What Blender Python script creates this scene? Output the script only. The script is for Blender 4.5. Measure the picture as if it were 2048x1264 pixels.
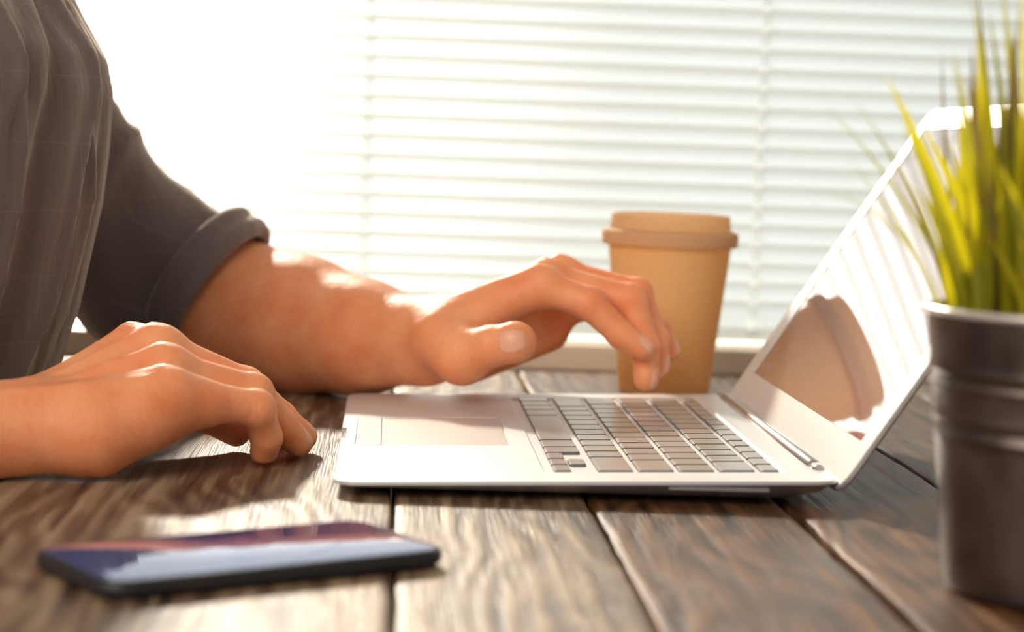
import bpy, bmesh, math, random
import numpy as np
from mathutils import Vector, Matrix
for o in list(bpy.data.objects): bpy.data.objects.remove(o)
SC = bpy.context.scene
COL = SC.collection
TB = 0.75                       # height of the desk top
random.seed(4)
rng = np.random.RandomState(7)

# ------------------------------------------------------------------ camera
F_PX = 4100.0
yaw, pitch, roll = 0.0616, 0.0826, 0.037
fw = Vector((math.sin(yaw)*math.cos(pitch), math.cos(yaw)*math.cos(pitch), -math.sin(pitch)))
rt = Vector((math.cos(yaw), -math.sin(yaw), 0)); up = rt.cross(fw)
r2 = rt*math.cos(roll) + up*math.sin(roll); u2 = up*math.cos(roll) - rt*math.sin(roll)
cd = bpy.data.cameras.new('camera'); cam = bpy.data.objects.new('camera', cd); COL.objects.link(cam)
cam.matrix_world = Matrix(((r2.x, u2.x, -fw.x, .0215), (r2.y, u2.y, -fw.y, -.912), (r2.z, u2.z, -fw.z, TB+.1597), (0, 0, 0, 1)))
cd.sensor_width = 36; cd.lens = F_PX/2048*36; cd.clip_start = .02
cd.dof.use_dof = True; cd.dof.focus_distance = 1.05; cd.dof.aperture_fstop = 6.0
SC.camera = cam

# ------------------------------------------------------------------ world, sun, exposure
W = bpy.data.worlds.new('world'); SC.world = W; W.use_nodes = True
bg = W.node_tree.nodes['Background']; bg.inputs[0].default_value = (.86, .96, 1.0, 1); bg.inputs[1].default_value = 2.0
_n = W.node_tree.nodes; _l = W.node_tree.links      # hazy bright sky, brighter round the low sun to the left of the window
_tc = _n.new('ShaderNodeTexCoord'); _dt = _n.new('ShaderNodeVectorMath'); _dt.operation = 'DOT_PRODUCT'; _l.new(_tc.outputs['Generated'], _dt.inputs[0])
_dt.inputs[1].default_value = Vector((-.20, 1.0, .06)).normalized()
_rp = _n.new('ShaderNodeValToRGB'); _l.new(_dt.outputs['Value'], _rp.inputs[0]); _e = _rp.color_ramp; _e.interpolation = 'EASE'
_e.elements[0].position = .86; _e.elements[0].color = (.135, .150, .152, 1); _e.elements[1].position = 1.0; _e.elements[1].color = (1.0, .96, .86, 1)
_q = _e.elements.new(.950); _q.color = (.170, .182, .180, 1)
_q = _e.elements.new(.979); _q.color = (.30, .305, .29, 1)
_l.new(_rp.outputs[0], bg.inputs[0]); bg.inputs[1].default_value = 7.0
sd = bpy.data.lights.new('sun', 'SUN'); sd.energy = 15; sd.color = (1, .90, .77); sd.angle = math.radians(4.5)
so = bpy.data.objects.new('sun', sd); COL.objects.link(so)
so.rotation_euler = Vector((.44, -2.0, -1.0)).to_track_quat('-Z', 'Y').to_euler()
ad = bpy.data.lights.new('added_fill_light', 'AREA'); ad.shape = 'RECTANGLE'; ad.size = 1.6; ad.size_y = 1.1; ad.energy = 36; ad.color = (1, .87, .78)  # warm fill added out of view, behind and left of the camera
ao = bpy.data.objects.new('added_fill_light', ad); COL.objects.link(ao); ao.location = (-1.0, -1.6, 2.05)
ao.rotation_euler = (Vector((-.05, .25, .8))-ao.location).to_track_quat('-Z', 'Y').to_euler()
SC.view_settings.view_transform = 'Standard'; SC.view_settings.look = 'None'
SC.view_settings.exposure = 0.0; SC.view_settings.gamma = 1; SC.view_settings.use_curve_mapping = False

# ------------------------------------------------------------------ helpers
def link(name, me, mat=None, parent=None, smooth=False):
    o = bpy.data.objects.new(name, me); COL.objects.link(o)
    if mat is not None and not me.materials: me.materials.append(mat)
    if parent is not None: o.parent = parent
    if smooth: me.polygons.foreach_set('use_smooth', [True]*len(me.polygons))
    return o
def mesh(name, V, Fc):
    me = bpy.data.meshes.new(name); me.from_pydata([tuple(v) for v in V], [], [tuple(f) for f in Fc]); me.update(); return me
def bmobj(name, bm, mat, parent=None, smooth=False):
    bmesh.ops.recalc_face_normals(bm, faces=bm.faces)
    me = bpy.data.meshes.new(name); bm.to_mesh(me); bm.free(); return link(name, me, mat, parent, smooth)
def empty(name, loc, label=None, cat=None, group=None, rz=0):
    o = bpy.data.objects.new(name, None); COL.objects.link(o); o.location = loc; o.rotation_euler = (0, 0, rz)
    o.empty_display_size = .02
    tag(o, label, cat, group); return o
def tag(o, label=None, cat=None, group=None, kind=None):
    if label: o['label'] = label
    if cat: o['category'] = cat
    if group: o['group'] = group
    if kind: o['kind'] = kind
    return o
def add_box(bm, x0, x1, y0, y1, z0, z1, bev=0):
    g = bmesh.ops.create_cube(bm, size=1)
    for v in g['verts']:
        v.co = Vector(((x0+x1)/2+v.co.x*(x1-x0), (y0+y1)/2+v.co.y*(y1-y0), (z0+z1)/2+v.co.z*(z1-z0)))
    if bev:
        es = list({e for v in g['verts'] for e in v.link_edges})
        bmesh.ops.bevel(bm, geom=es, offset=bev, segments=2, affect='EDGES', profile=.6)
def box(name, x0, x1, y0, y1, z0, z1, mat, parent=None, bev=0):
    bm = bmesh.new(); add_box(bm, x0, x1, y0, y1, z0, z1, bev); return bmobj(name, bm, mat, parent)
def rings(name, rr, mat, parent=None, smooth=True, cap0=True, cap1=True, closed=False):
    """skin a list of rings (equal length point lists)"""
    n = len(rr[0]); V = [p for r in rr for p in r]; Fc = []
    m = len(rr)
    for i in range(m if closed else m-1):
        a, b = i*n, ((i+1) % m)*n
        for j in range(n): k = (j+1) % n; Fc.append((a+j, a+k, b+k, b+j))
    if cap0 and not closed: Fc.append(tuple(range(n))[::-1])
    if cap1 and not closed: Fc.append(tuple((m-1)*n+j for j in range(n)))
    me = mesh(name, V, Fc)
    o = link(name, me, mat, parent, smooth); return o
def lathe(name, prof, mat, parent=None, n=64, closed=False, smooth=True, cap0=True, cap1=True):
    rr = [[(r*math.cos(2*math.pi*j/n), r*math.sin(2*math.pi*j/n), z) for j in range(n)] for r, z in prof]
    o = rings(name, rr, mat, parent, smooth, cap0, cap1, closed); sharp(o); return o
def sharp(o, deg=35):
    me = o.data
    bm = bmesh.new(); bm.from_mesh(me); bmesh.ops.recalc_face_normals(bm, faces=bm.faces)
    for e in bm.edges:
        if len(e.link_faces) == 2 and e.calc_face_angle(0) > math.radians(deg): e.smooth = False
    for f in bm.faces: f.smooth = True
    bm.to_mesh(me); bm.free()
def rrect(x0, x1, y0, y1, r, n=6):
    P = []
    for cx, cy, a0 in ((x1-r, y1-r, 0), (x0+r, y1-r, 90), (x0+r, y0+r, 180), (x1-r, y0+r, 270)):
        for i in range(n+1):
            a = math.radians(a0+90*i/n); P.append((cx+r*math.cos(a), cy+r*math.sin(a)))
    return P

# ------------------------------------------------------------------ materials
def mat(name, col, rough=.5, metal=0, spec=.5, **k):
    m = bpy.data.materials.new(name); m.use_nodes = True; b = m.node_tree.nodes['Principled BSDF']
    b.inputs['Base Color'].default_value = (*col, 1); b.inputs['Roughness'].default_value = rough
    b.inputs['Metallic'].default_value = metal; b.inputs['Specular IOR Level'].default_value = spec
    for kk, v in k.items(): b.inputs[kk.replace('_', ' ')].default_value = v
    return m
class NT:
    def __init__(s, m): s.t = m.node_tree; s.b = s.t.nodes.get('Principled BSDF')
    def n(s, ty, props=None, **inp):
        q = s.t.nodes.new(ty)
        for k, v in (props or {}).items(): setattr(q, k, v)
        for k, v in inp.items():
            k = k.replace('_', ' ')
            key = int(k[1:]) if k[0] == 'i' and k[1:].isdigit() else k
            s.set(q.inputs[key], v)
        return q
    def set(s, sock, v):
        if isinstance(v, bpy.types.NodeSocket): s.t.links.new(v, sock)
        else: sock.default_value = v
    def ramp(s, fac, stops):
        r = s.t.nodes.new('ShaderNodeValToRGB'); s.set(r.inputs[0], fac); e = r.color_ramp.elements
        e[0].position, e[0].color = stops[0][0], (*stops[0][1], 1); e[1].position, e[1].color = stops[-1][0], (*stops[-1][1], 1)
        for p, c in stops[1:-1]: q = e.new(p); q.color = (*c, 1)
        return r.outputs[0]
    def math(s, op, a, b=0.0, c=0.0):
        q = s.t.nodes.new('ShaderNodeMath'); q.operation = op; s.set(q.inputs[0], a); s.set(q.inputs[1], b); s.set(q.inputs[2], c); return q.outputs[0]
    def mix(s, fac, a, b, bt='MIX'):
        q = s.t.nodes.new('ShaderNodeMix'); q.data_type = 'RGBA'; q.blend_type = bt
        s.set(q.inputs[0], fac); s.set(q.inputs[6], a); s.set(q.inputs[7], b); return q.outputs[2]
    def bump(s, h, strength=.3, dist=.001, normal=None):
        q = s.n('ShaderNodeBump', Height=h, Strength=strength, Distance=dist)
        if normal is not None: s.set(q.inputs['Normal'], normal)
        return q.outputs[0]
def wood_mat(light, mid, dark, name, sp=.4):
    m = mat(name, mid, .5, spec=sp); t = NT(m)
    tc = t.n('ShaderNodeTexCoord').outputs['Object']; oi = t.n('ShaderNodeObjectInfo').outputs['Random']
    off = t.n('ShaderNodeCombineXYZ', X=t.math('MULTIPLY', oi, 7.3), Y=t.math('MULTIPLY', oi, 13.1), Z=0.0).outputs[0]
    p = t.n('ShaderNodeVectorMath', {'operation': 'ADD'}, i0=tc, i1=off).outputs[0]
    # growth rings distorted into cathedral figure
    warp = t.n('ShaderNodeTexNoise', Vector=t.n('ShaderNodeMapping', Vector=p, Scale=(9, 3.2, 5)).outputs[0], Scale=1.0, Detail=2.0)
    ringc = t.math('MULTIPLY_ADD', warp.outputs[0], 5.0, 0.0)
    rx = t.n('ShaderNodeSeparateXYZ', Vector=p)
    ring = t.math('SINE', t.math('MULTIPLY', t.math('ADD', t.math('MULTIPLY', rx.outputs[0], 26.0), ringc), 14.0))
    fine = t.n('ShaderNodeTexNoise', Vector=t.n('ShaderNodeMapping', Vector=p, Scale=(1100, 24, 300)).outputs[0], Scale=1.0, Detail=3.0).outputs[0]
    streak = t.n('ShaderNodeTexNoise', Vector=t.n('ShaderNodeMapping', Vector=p, Scale=(150, 5, 60)).outputs[0], Scale=1.0, Detail=5.0, Roughness=.6).outputs[0]
    blot = t.n('ShaderNodeTexNoise', Vector=t.n('ShaderNodeMapping', Vector=p, Scale=(16, 7, 10)).outputs[0], Scale=1.0, Detail=4.0).outputs[0]
    v = t.math('ADD', t.math('MULTIPLY', ring, .045), t.math('ADD', t.math('MULTIPLY', streak, .75), t.math('MULTIPLY', blot, .25)))
    c = t.ramp(v, [(.34, dark), (.48, mid), (.62, light)])
    crack = t.math('LESS_THAN', t.n('ShaderNodeTexNoise', Vector=t.n('ShaderNodeMapping', Vector=p, Scale=(120, 5.0, 60)).outputs[0], Scale=1.0, Detail=3.0, Distortion=.5).outputs[0], .31)
    c = t.mix(t.math('MULTIPLY', crack, .8), c, (.02, .014, .01, 1))
    c = t.mix(t.math('MULTIPLY', t.math('SUBTRACT', .5, fine), 1.2), c, (.03, .02, .012, 1))
    t.set(t.b.inputs['Base Color'], c)
    h = t.math('ADD', t.math('MULTIPLY', ring, .12), t.math('ADD', t.math('MULTIPLY', fine, .5), t.math('MULTIPLY', streak, .8)))
    h = t.math('SUBTRACT', h, t.math('MULTIPLY', crack, 1.6))
    t.set(t.b.inputs['Normal'], t.bump(h, .7, .0010))
    t.set(t.b.inputs['Roughness'], t.math('MULTIPLY_ADD', streak, .35, .26))
    return m
M = {}
M['wood_pale'] = wood_mat((.37, .27, .165), (.145, .085, .046), (.030, .016, .009), 'bleached plank wood')
M['wood_brown'] = wood_mat((.20, .098, .038), (.088, .038, .015), (.016, .008, .004), 'brown plank wood', .22)
M['wall'] = mat('painted wall', (.62, .56, .50), .9)
M['floor'] = mat('floor boards', (.16, .11, .07), .6)
M['trim'] = mat('cream painted sill', (.76, .69, .56), .45)
M['frame'] = mat('white window frame', (.8, .8, .78), .4)
# blind slats: thin sheer white strips, part open weave, part frosted
m = bpy.data.materials.new('sheer white slat'); m.use_nodes = True; t = NT(m); t.t.nodes.remove(t.b)
out = t.t.nodes['Material Output']
tr = t.n('ShaderNodeBsdfTransparent', Color=(1, .99, .96, 1)); tl = t.n('ShaderNodeBsdfTranslucent', Color=(.80, .86, .88, 1)); df = t.n('ShaderNodeBsdfDiffuse', Color=(.52, .56, .56, 1))
m1 = t.n('ShaderNodeMixShader', Fac=.06, i1=df.outputs[0], i2=tl.outputs[0]); m2 = t.n('ShaderNodeMixShader', Fac=.45, i1=m1.outputs[0], i2=tr.outputs[0])
t.t.links.new(m2.outputs[0], out.inputs[0]); M['slat'] = m
m = bpy.data.materials.new('white ladder tape'); m.use_nodes = True; t = NT(m); t.t.nodes.remove(t.b)
m2 = t.n('ShaderNodeMixShader', Fac=.70, i1=t.n('ShaderNodeBsdfTranslucent', Color=(.45, .47, .48, 1)).outputs[0], i2=t.n('ShaderNodeBsdfTransparent').outputs[0])
t.t.links.new(m2.outputs[0], t.t.nodes['Material Output'].inputs[0]); M['tape'] = m
m = bpy.data.materials.new('window glass'); m.use_nodes = True; t = NT(m); t.t.nodes.remove(t.b)
m2 = t.n('ShaderNodeMixShader', Fac=t.n('ShaderNodeFresnel', IOR=1.45).outputs[0], i1=t.n('ShaderNodeBsdfTransparent').outputs[0], i2=t.n('ShaderNodeBsdfGlossy', Roughness=.01).outputs[0])
t.t.links.new(m2.outputs[0], t.t.nodes['Material Output'].inputs[0]); M['glass'] = m
M['alu'] = mat('bead blasted aluminium', (.76, .77, .77), .38, .5)
M['alu_side'] = M['alu']
M['alu_pad'] = mat('trackpad surface', (.72, .71, .69), .32, .45)
M['well'] = mat('keyboard well aluminium', (.62, .61, .58), .42, .5)
M['key'] = mat('satin grey keycap', (.44, .43, .40), .24, 0.1, .7)
M['key_shade'] = mat('painted shade keycap side', (.13, .125, .115), .5)  # shade on the key sides is put into this darker colour
M['screen'] = mat('glossy dark display glass', (.62, .57, .61), .03, .75, .9, IOR=1.75)
M['rubber'] = mat('black rubber', (.02, .02, .02), .7)
M['hinge'] = mat('grey hinge cover', (.5, .49, .47), .3, .8)
M['dark'] = mat('dark slot', (.04, .04, .04), .6)
# skin
m = mat('skin', (.62, .33, .20), .48, spec=.4, Subsurface_Weight=.5, Subsurface_Scale=.008); t = NT(m)
t.b.inputs['Subsurface Radius'].default_value = (1.0, .32, .14)
tc = t.n('ShaderNodeTexCoord').outputs['Object']
n1 = t.n('ShaderNodeTexNoise', Vector=tc, Scale=45.0, Detail=3.0).outputs[0]
t.set(t.b.inputs['Base Color'], t.ramp(n1, [(.3, (.84, .29, .12)), (.7, (.92, .41, .20))]))
vo = t.n('ShaderNodeTexVoronoi', Vector=tc, Scale=1100.0).outputs[0]; n2 = t.n('ShaderNodeTexNoise', Vector=tc, Scale=260.0, Detail=4.0).outputs[0]
n3 = t.n('ShaderNodeTexNoise', Vector=t.n('ShaderNodeMapping', Vector=tc, Scale=(260, 260, 90)).outputs[0], Scale=1.0, Detail=3.0, Distortion=.8).outputs[0]
t.set(t.b.inputs['Normal'], t.bump(n3, .35, .0012, t.bump(t.math('ADD', t.math('MULTIPLY', vo, .4), n2), .35, .0006))); M['skin'] = m
M['nail'] = mat('fingernail', (.88, .44, .29), .34, spec=.4, Subsurface_Weight=.2, Subsurface_Scale=.003)
# shirt: thin dark cotton with a faint check
m = bpy.data.materials.new('dark cotton shirt'); m.use_nodes = True; t = NT(m); b = t.b
tc = t.n('ShaderNodeTexCoord').outputs['Object']; sp = t.n('ShaderNodeSeparateXYZ', Vector=tc)
def stripe(ax, per, w): return t.math('LESS_THAN', t.math('ABSOLUTE', t.math('SUBTRACT', t.math('FRACT', t.math('MULTIPLY', sp.outputs[ax], 1/per)), .5)), w)
chk = t.math('MAXIMUM', stripe(2, .034, .014), stripe(1, .034, .014))
c = t.mix(t.math('MULTIPLY', chk, .35), (.225, .180, .178, 1), (.36, .30, .29, 1))
wv = t.n('ShaderNodeTexNoise', Vector=t.n('ShaderNodeMapping', Vector=tc, Scale=(900, 900, 2200)).outputs[0], Scale=1.0, Detail=2.0).outputs[0]
c = t.mix(t.math('MULTIPLY', wv, .25), c, (.05, .05, .06, 1))
b.inputs['Roughness'].default_value = .85; b.inputs['Sheen Weight'].default_value = .9; b.inputs['Sheen Tint'].default_value = (1, .86, .74, 1); b.inputs['Sheen Roughness'].default_value = .45; t.set(b.inputs['Base Color'], c)
fold = t.n('ShaderNodeTexNoise', Vector=t.n('ShaderNodeMapping', Vector=tc, Scale=(60, 60, 11)).outputs[0], Scale=1.0, Detail=4.0).outputs[0]
nm = t.bump(wv, .25, .0004, t.bump(fold, .5, .006)); t.set(b.inputs['Normal'], nm)
trn = t.n('ShaderNodeBsdfTranslucent', Color=(.42, .30, .22, 1)); mx = t.n('ShaderNodeMixShader', Fac=.22, i1=b.outputs[0], i2=trn.outputs[0])
t.t.links.new(mx.outputs[0], t.t.nodes['Material Output'].inputs[0]); M['shirt'] = m
# cup
def kraft(name, c1, c2):
    m = mat(name, c1, .6, spec=.3); t = NT(m); tc = t.n('ShaderNodeTexCoord').outputs['Object']
    n = t.n('ShaderNodeTexNoise', Vector=tc, Scale=380.0, Detail=4.0).outputs[0]
    c = t.ramp(n, [(.35, c1), (.65, c2)]); t.set(t.b.inputs['Base Color'], c)
    trn = t.n('ShaderNodeBsdfTranslucent', Color=c); mx = t.n('ShaderNodeMixShader', Fac=.55, i1=t.b.outputs[0], i2=trn.outputs[0])
    t.t.links.new(mx.outputs[0], t.t.nodes['Material Output'].inputs[0]); return m
M['cup'] = kraft('kraft paper', (.93, .72, .38), (.97, .78, .44)); M['cup_lid'] = kraft('tan cup lid', (.80, .60, .36), (.84, .64, .40))
M['pot'] = mat('galvanised metal', (.3, .3, .3), .36, .85)
t = NT(M['pot']); tc = t.n('ShaderNodeTexCoord').outputs['Object']
n1 = t.n('ShaderNodeTexNoise', Vector=tc, Scale=50.0, Detail=4.0).outputs[0]
t.set(t.b.inputs['Base Color'], t.ramp(n1, [(.3, (.10, .085, .08)), (.7, (.19, .155, .14))])); t.set(t.b.inputs['Roughness'], t.math('MULTIPLY_ADD', n1, .3, .22))
M['pot_rim'] = mat('pale rolled rim', (.72, .70, .66), .35, .5)
M['soil'] = mat('dark soil', (.035, .025, .018), .95)
def leafmat(name, c, tcx):
    m = mat(name, c, .4, spec=.4); t = NT(m)
    trn = t.n('ShaderNodeBsdfTranslucent', Color=(*tcx, 1)); mx = t.n('ShaderNodeMixShader', Fac=.5, i1=t.b.outputs[0], i2=trn.outputs[0])
    t.t.links.new(mx.outputs[0], t.t.nodes['Material Output'].inputs[0]); return m
M['leaf0'] = leafmat('yellow green blade', (.50, .47, .02), (.80, .70, .01)); M['leaf1'] = leafmat('olive blade', (.30, .31, .02), (.48, .44, .02)); M['leaf2'] = leafmat('brown green blade', (.20, .16, .05), (.25, .18, .05))
M['phone'] = mat('dark phone shell', (.035, .036, .04), .38, .3); M['phone_glass'] = mat('phone glass with painted blue reflection', (.10, .20, .62), .04, .35, 1, IOR=2.5, Coat_Weight=1.0, Coat_IOR=3.6, Coat_Roughness=.02)  # blue of the reflection is put into the glass base colour
M['steel'] = mat('polished button metal', (.5, .5, .5), .25, 1)
M['trouser'] = mat('dark denim', (.04, .05, .08), .9)

# ------------------------------------------------------------------ room shell
RX0, RX1, RY0, RY1, RZ = -2.6, 2.4, -2.6, .66, 2.55
tag(box('floor', RX0, RX1, RY0, RY1+.1, -.06, 0, M['floor']), kind='structure')
tag(box('ceiling', RX0, RX1, RY0, RY1+.1, RZ, RZ+.06, M['wall']), kind='structure')
tag(box('wall_left', RX0-.08, RX0, RY0, RY1+.1, 0, RZ, M['wall']), kind='structure')
tag(box('wall_right', RX1, RX1+.08, RY0, RY1+.1, 0, RZ, M['wall']), kind='structure')
bm = bmesh.new()    # wall behind the camera, with an unseen window added for fill light
add_box(bm, RX0, -1.5, RY0-.08, RY0, 0, RZ); add_box(bm, 1.5, RX1, RY0-.08, RY0, 0, RZ); add_box(bm, -1.5, 1.5, RY0-.08, RY0, 0, .7); add_box(bm, -1.5, 1.5, RY0-.08, RY0, 2.1, RZ)
tag(bmobj('wall_front', bm, M['wall']), kind='structure')
w2 = empty('added_fill_window', (0, RY0-.04, .7)); w2['kind'] = 'structure'
bm = bmesh.new()
for a in ((-1.499, -1.45, -.03, .03, .001, 1.399), (1.45, 1.499, -.03, .03, .001, 1.399), (-1.45, 1.45, -.03, .03, .001, .05), (-1.45, 1.45, -.03, .03, 1.35, 1.399), (-.025, .025, -.03, .03, .05, 1.35)): add_box(bm, *a)
bmobj('window_frame', bm, M['frame'], w2)
for x0, x1 in ((-1.45, -.025), (.025, 1.45)): box('pane', x0, x1, -.002, .002, .05, 1.35, M['glass'], w2)
WX0, WX1, WZ0, WZ1 = -1.25, 1.35, TB-.05, 2.05
bm = bmesh.new()
add_box(bm, RX0, WX0, RY1, RY1+.1, 0, RZ); add_box(bm, WX1, RX1, RY1, RY1+.1, 0, RZ)
add_box(bm, WX0, WX1, RY1, RY1+.1, 0, WZ0); add_box(bm, WX0, WX1, RY1, RY1+.1, WZ1, RZ)
tag(bmobj('wall_back', bm, M['wall']), kind='structure')
tag(box('trim_1', WX0-.04, WX1+.04, .575, RY1-.0005, TB-.02, TB+.0165, M['trim'], bev=.002), kind='structure')
win = empty('window_1', (0, RY1+.02, WZ0)); win['kind'] = 'structure'
bm = bmesh.new()
for a in ((WX0+.001, WX0+.05, .0, .06, .006, WZ1-WZ0-.001), (WX1-.05, WX1-.001, .0, .06, .006, WZ1-WZ0-.001), (WX0+.05, WX1-.05, .0, .06, .006, .05), (WX0+.05, WX1-.05, .0, .06, WZ1-WZ0-.05, WZ1-WZ0-.001)):
    add_box(bm, *a, .003)
bmobj('window_frame', bm, M['frame'], win)
box('mullion', 1.0, 1.05, .0, .06, .05, WZ1-WZ0-.05, M['frame'], win, .003)
for x0, x1 in ((WX0+.05, 1.0), (1.05, WX1-.05)): box('pane', x0, x1, .028, .032, .05, WZ1-WZ0-.05, M['glass'], win)

# ------------------------------------------------------------------ blind
BX0, BX1, BY = -1.18, 1.28, .62
blind = empty('window_blind', (0, BY, TB+.0165), 'white horizontal blind with narrow slats hanging in the bright window behind the desk', 'blind')
PITCH = .01455; NS = 84; TILT = math.radians(62)
sv = []
for i in range(7):
    s = -.5+i/6; cx = s*.0222; cz = .0016*(1-4*s*s)
    y = cx*math.cos(TILT)+cz*math.sin(TILT); z = -(cx*math.sin(TILT))+cz*math.cos(TILT)
    sv.append((y, z))
V = []; Fc = []
for x in (BX0, BX1):
    for (y, z) in sv: V.append((x, y, z))
for i in range(6): Fc.append((i, i+1, 8+i, 7+i))
slat_me = mesh('slat', V, Fc); slat_me.materials.append(M['slat']); slat_me.polygons.foreach_set('use_smooth', [True]*6)
for k in range(NS):
    o = link('slat', slat_me, None, blind); o.location = (0, 0, .0235+k*PITCH); o.rotation_euler = (rng.uniform(-.03, .03), 0, rng.uniform(-.0006, .0006))
box('bottom_rail', BX0, BX1, -.008, .008, .0035, .0135, M['slat'], blind, .002)
box('headrail', BX0, BX1, -.02, .012, .0235+NS*PITCH, .0235+NS*PITCH+.03, M['frame'], blind, .002)
for x in (-1.16, -.872, -.58, -.288, .0035, .2965, .588, .88, 1.17):
    box('ladder_tape', x-.0038, x+.0038, -.0105, -.0100, .008, .0235+NS*PITCH, M['tape'], blind)
    box('lift_cord', x-.0007, x+.0007, .0085, .0099, .008, .0235+NS*PITCH, M['tape'], blind)

# ------------------------------------------------------------------ desk of planks
desk = empty('desk', (.1, .05, TB), 'rustic desk of weathered brown planks under the laptop and phone', 'desk')
seams = [-.216, -.153, .027, .116, .207, .297, .387, .477, .567, .657]
gapw = {.116: .0007, .207: .0030, .027: .0010}
for i in range(len(seams)-1):
    a, b2 = seams[i], seams[i+1]
    ga = gapw.get(a, .0016)/2; gb = gapw.get(b2, .0016)/2
    prof = [(0, -.03), (0, -.0035), (.0002, -.0015), (.0007, -.0005), (.0018, -.0001), (.005, 0)]
    w = b2-a-ga-gb; N = 90; rr = []
    ph = rng.uniform(0, 9, 6)
    for k in range(N+1):
        y = -.62+1.185*k/N
        wob = lambda q: .0005*math.sin(y*31+ph[q])+.0003*math.sin(y*83+ph[q+1])+.00035*math.sin(y*190+ph[q+2])*math.sin(y*23+ph[q])
        wl, wr = wob(0), wob(3); zz = .0002*math.sin(y*40+ph[2])
        ring = [(a+ga+dx+abs(wl) if j < 5 else a+ga+dx, y, z+(zz if j > 2 else 0)) for j, (dx, z) in enumerate(prof)]
        ring += [(b2-gb-dx-(abs(wr) if j < 5 else 0), y, z+(zz if j > 2 else 0)) for j, (dx, z) in reversed(list(enumerate(prof)))]
        rr.append([(x-.1, yy-.05, z-.0002) for x, yy, z in ring])
    o = rings('plank', rr, M['wood_pale'] if i in (1, 2, 6) else M['wood_brown'], desk); sharp(o, 30)
box('batten', -.306, .55, -.62, -.54, -.055, -.031, M['wood_brown'], desk); box('batten', -.306, .55, .40, .48, -.055, -.031, M['wood_brown'], desk)
for x, y in ((-.30, -.60), (.49, -.60), (-.30, .41), (.49, .41)): box('leg', x, x+.06, y, y+.06, -TB, -.0555, M['wood_brown'], desk, .004)

# ------------------------------------------------------------------ laptop (u along x, v along y, deck tilted)
TI = .0275; H0 = .007
lap = empty('laptop', (0, 0, TB), 'open silver laptop standing on the plank desk', 'laptop')
def dz(u): return H0+u*math.tan(TI)
def outline(ins, notch=True):
    r = .011; P = rrect(ins, .2305-ins, ins, .325-ins, max(r-ins*.6, .003), 8)
    if not notch: return P
    # finger notch in the middle of the front edge (u = 0)
    Q = []
    for i, p in enumerate(P):
        Q.append(p)
        if i == 17:
            Q += [(ins, .1755-ins), (.0024+ins*.6, .1750), (.0024+ins*.6, .1368), (ins, .1363+ins)]
    return Q
bm = bmesh.new()
lv = []
for ins, fn in ((.0006, lambda u: dz(u)), (0, lambda u: dz(u)-.0006), (0, lambda u: dz(u)-.0016), (.0014, lambda u: dz(u)-.0023), (.006, lambda u: max(dz(u)*.55, .0028)), (.020, lambda u: .0016)):
    lv.append([bm.verts.new((x, y, fn(x))) for x, y in outline(ins)])
n = len(lv[0])
for a, b2 in zip(lv, lv[1:]):
    for j in range(n): bm.faces.new((a[j], a[(j+1) % n], b2[(j+1) % n], b2[j]))
bm.faces.new(lv[-1])
holes = [rrect(.0968, .2106, .0262, .3043, .0025, 3), rrect(.0078, .0860, .1114, .2166, .002, 3)]
edges = [bm.edges.get((lv[0][j], lv[0][(j+1) % n])) for j in range(n)]
for h, (dep, sl) in zip(holes, ((.0008, .0008), (.0009, 0))):
    hv = [bm.verts.new((x, y, dz(x))) for x, y in h]; m_ = len(hv)
    edges += [bm.edges.new((hv[j], hv[(j+1) % m_])) for j in range(m_)]
    cx = sum(p[0] for p in h)/m_; cy = sum(p[1] for p in h)/m_
    lo = [bm.verts.new((x+(cx-x)*sl/.05, y+(cy-y)*sl/.13, dz(x)-dep)) for x, y in h]
    for j in range(m_): bm.faces.new((hv[j], hv[(j+1) % m_], lo[(j+1) % m_], lo[j]))
    bm.faces.new(lo)
bmesh.ops.triangle_fill(bm, use_beauty=True, edges=edges)
base = bmobj('base', bm, M['alu'], lap); base['label'] = 'silver aluminium base with keyboard well and finger notch'
def slab(name, u0, u1, v0, v1, z0, z1, r, mt, par, inset=.0008, n=3):
    """rounded plate following the deck slope; z offsets relative to the deck"""
    rr = []
    for ins, z in ((0, z0), (0, z1-.0004), (inset*.4, z1-.0001), (inset, z1)):
        rr.append([(x, y, dz(x)+z) for x, y in rrect(u0+ins, u1-ins, v0+ins, v1-ins, r, n)])
    return rings(name, rr, mt, par, smooth=False)
slab('trackpad', .0217, .0855, .1120, .2160, -.0008, -.0001, .0012, M['alu_pad'], lap, .0004)
slab('trackpad_button', .0083, .0212, .1120, .2160, -.0008, .0001, .0012, M['alu_pad'], lap, .0004)
KEYS = []
U = .01905; vs = .0286
rows = [(.1226, [2.25]+[1]*10+[2.25]), (.14165, [1.75]+[1]*11+[1.75]), (.1607, [1]*13+[1.5]), (.17975, [1.5]+[1]*13)]
for u, ws in rows:
    v = vs
    for w_ in ws: KEYS.append((u, u+.0162, v, v+w_*U-.0028)); v += w_*U
v = vs
for k in range(14): KEYS.append((.1990, .2072, v, v+14.5*U/14-.0028)); v += 14.5*U/14
v = vs
KEYS.append((.1020, .1098, v, v+U-.0028)); KEYS.append((.1020, .1098, v+U, v+2*U-.0028)); KEYS.append((.1108, .1186, v+U, v+2*U-.0028)); KEYS.append((.1020, .1098, v+2*U, v+3*U-.0028))
v += 3*U
for w_ in (1, 1.25, 5, 1.25, 1, 1, 1): KEYS.append((.1022, .1190, v, v+w_*U-.0028)); v += w_*U
cache = {}
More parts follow.
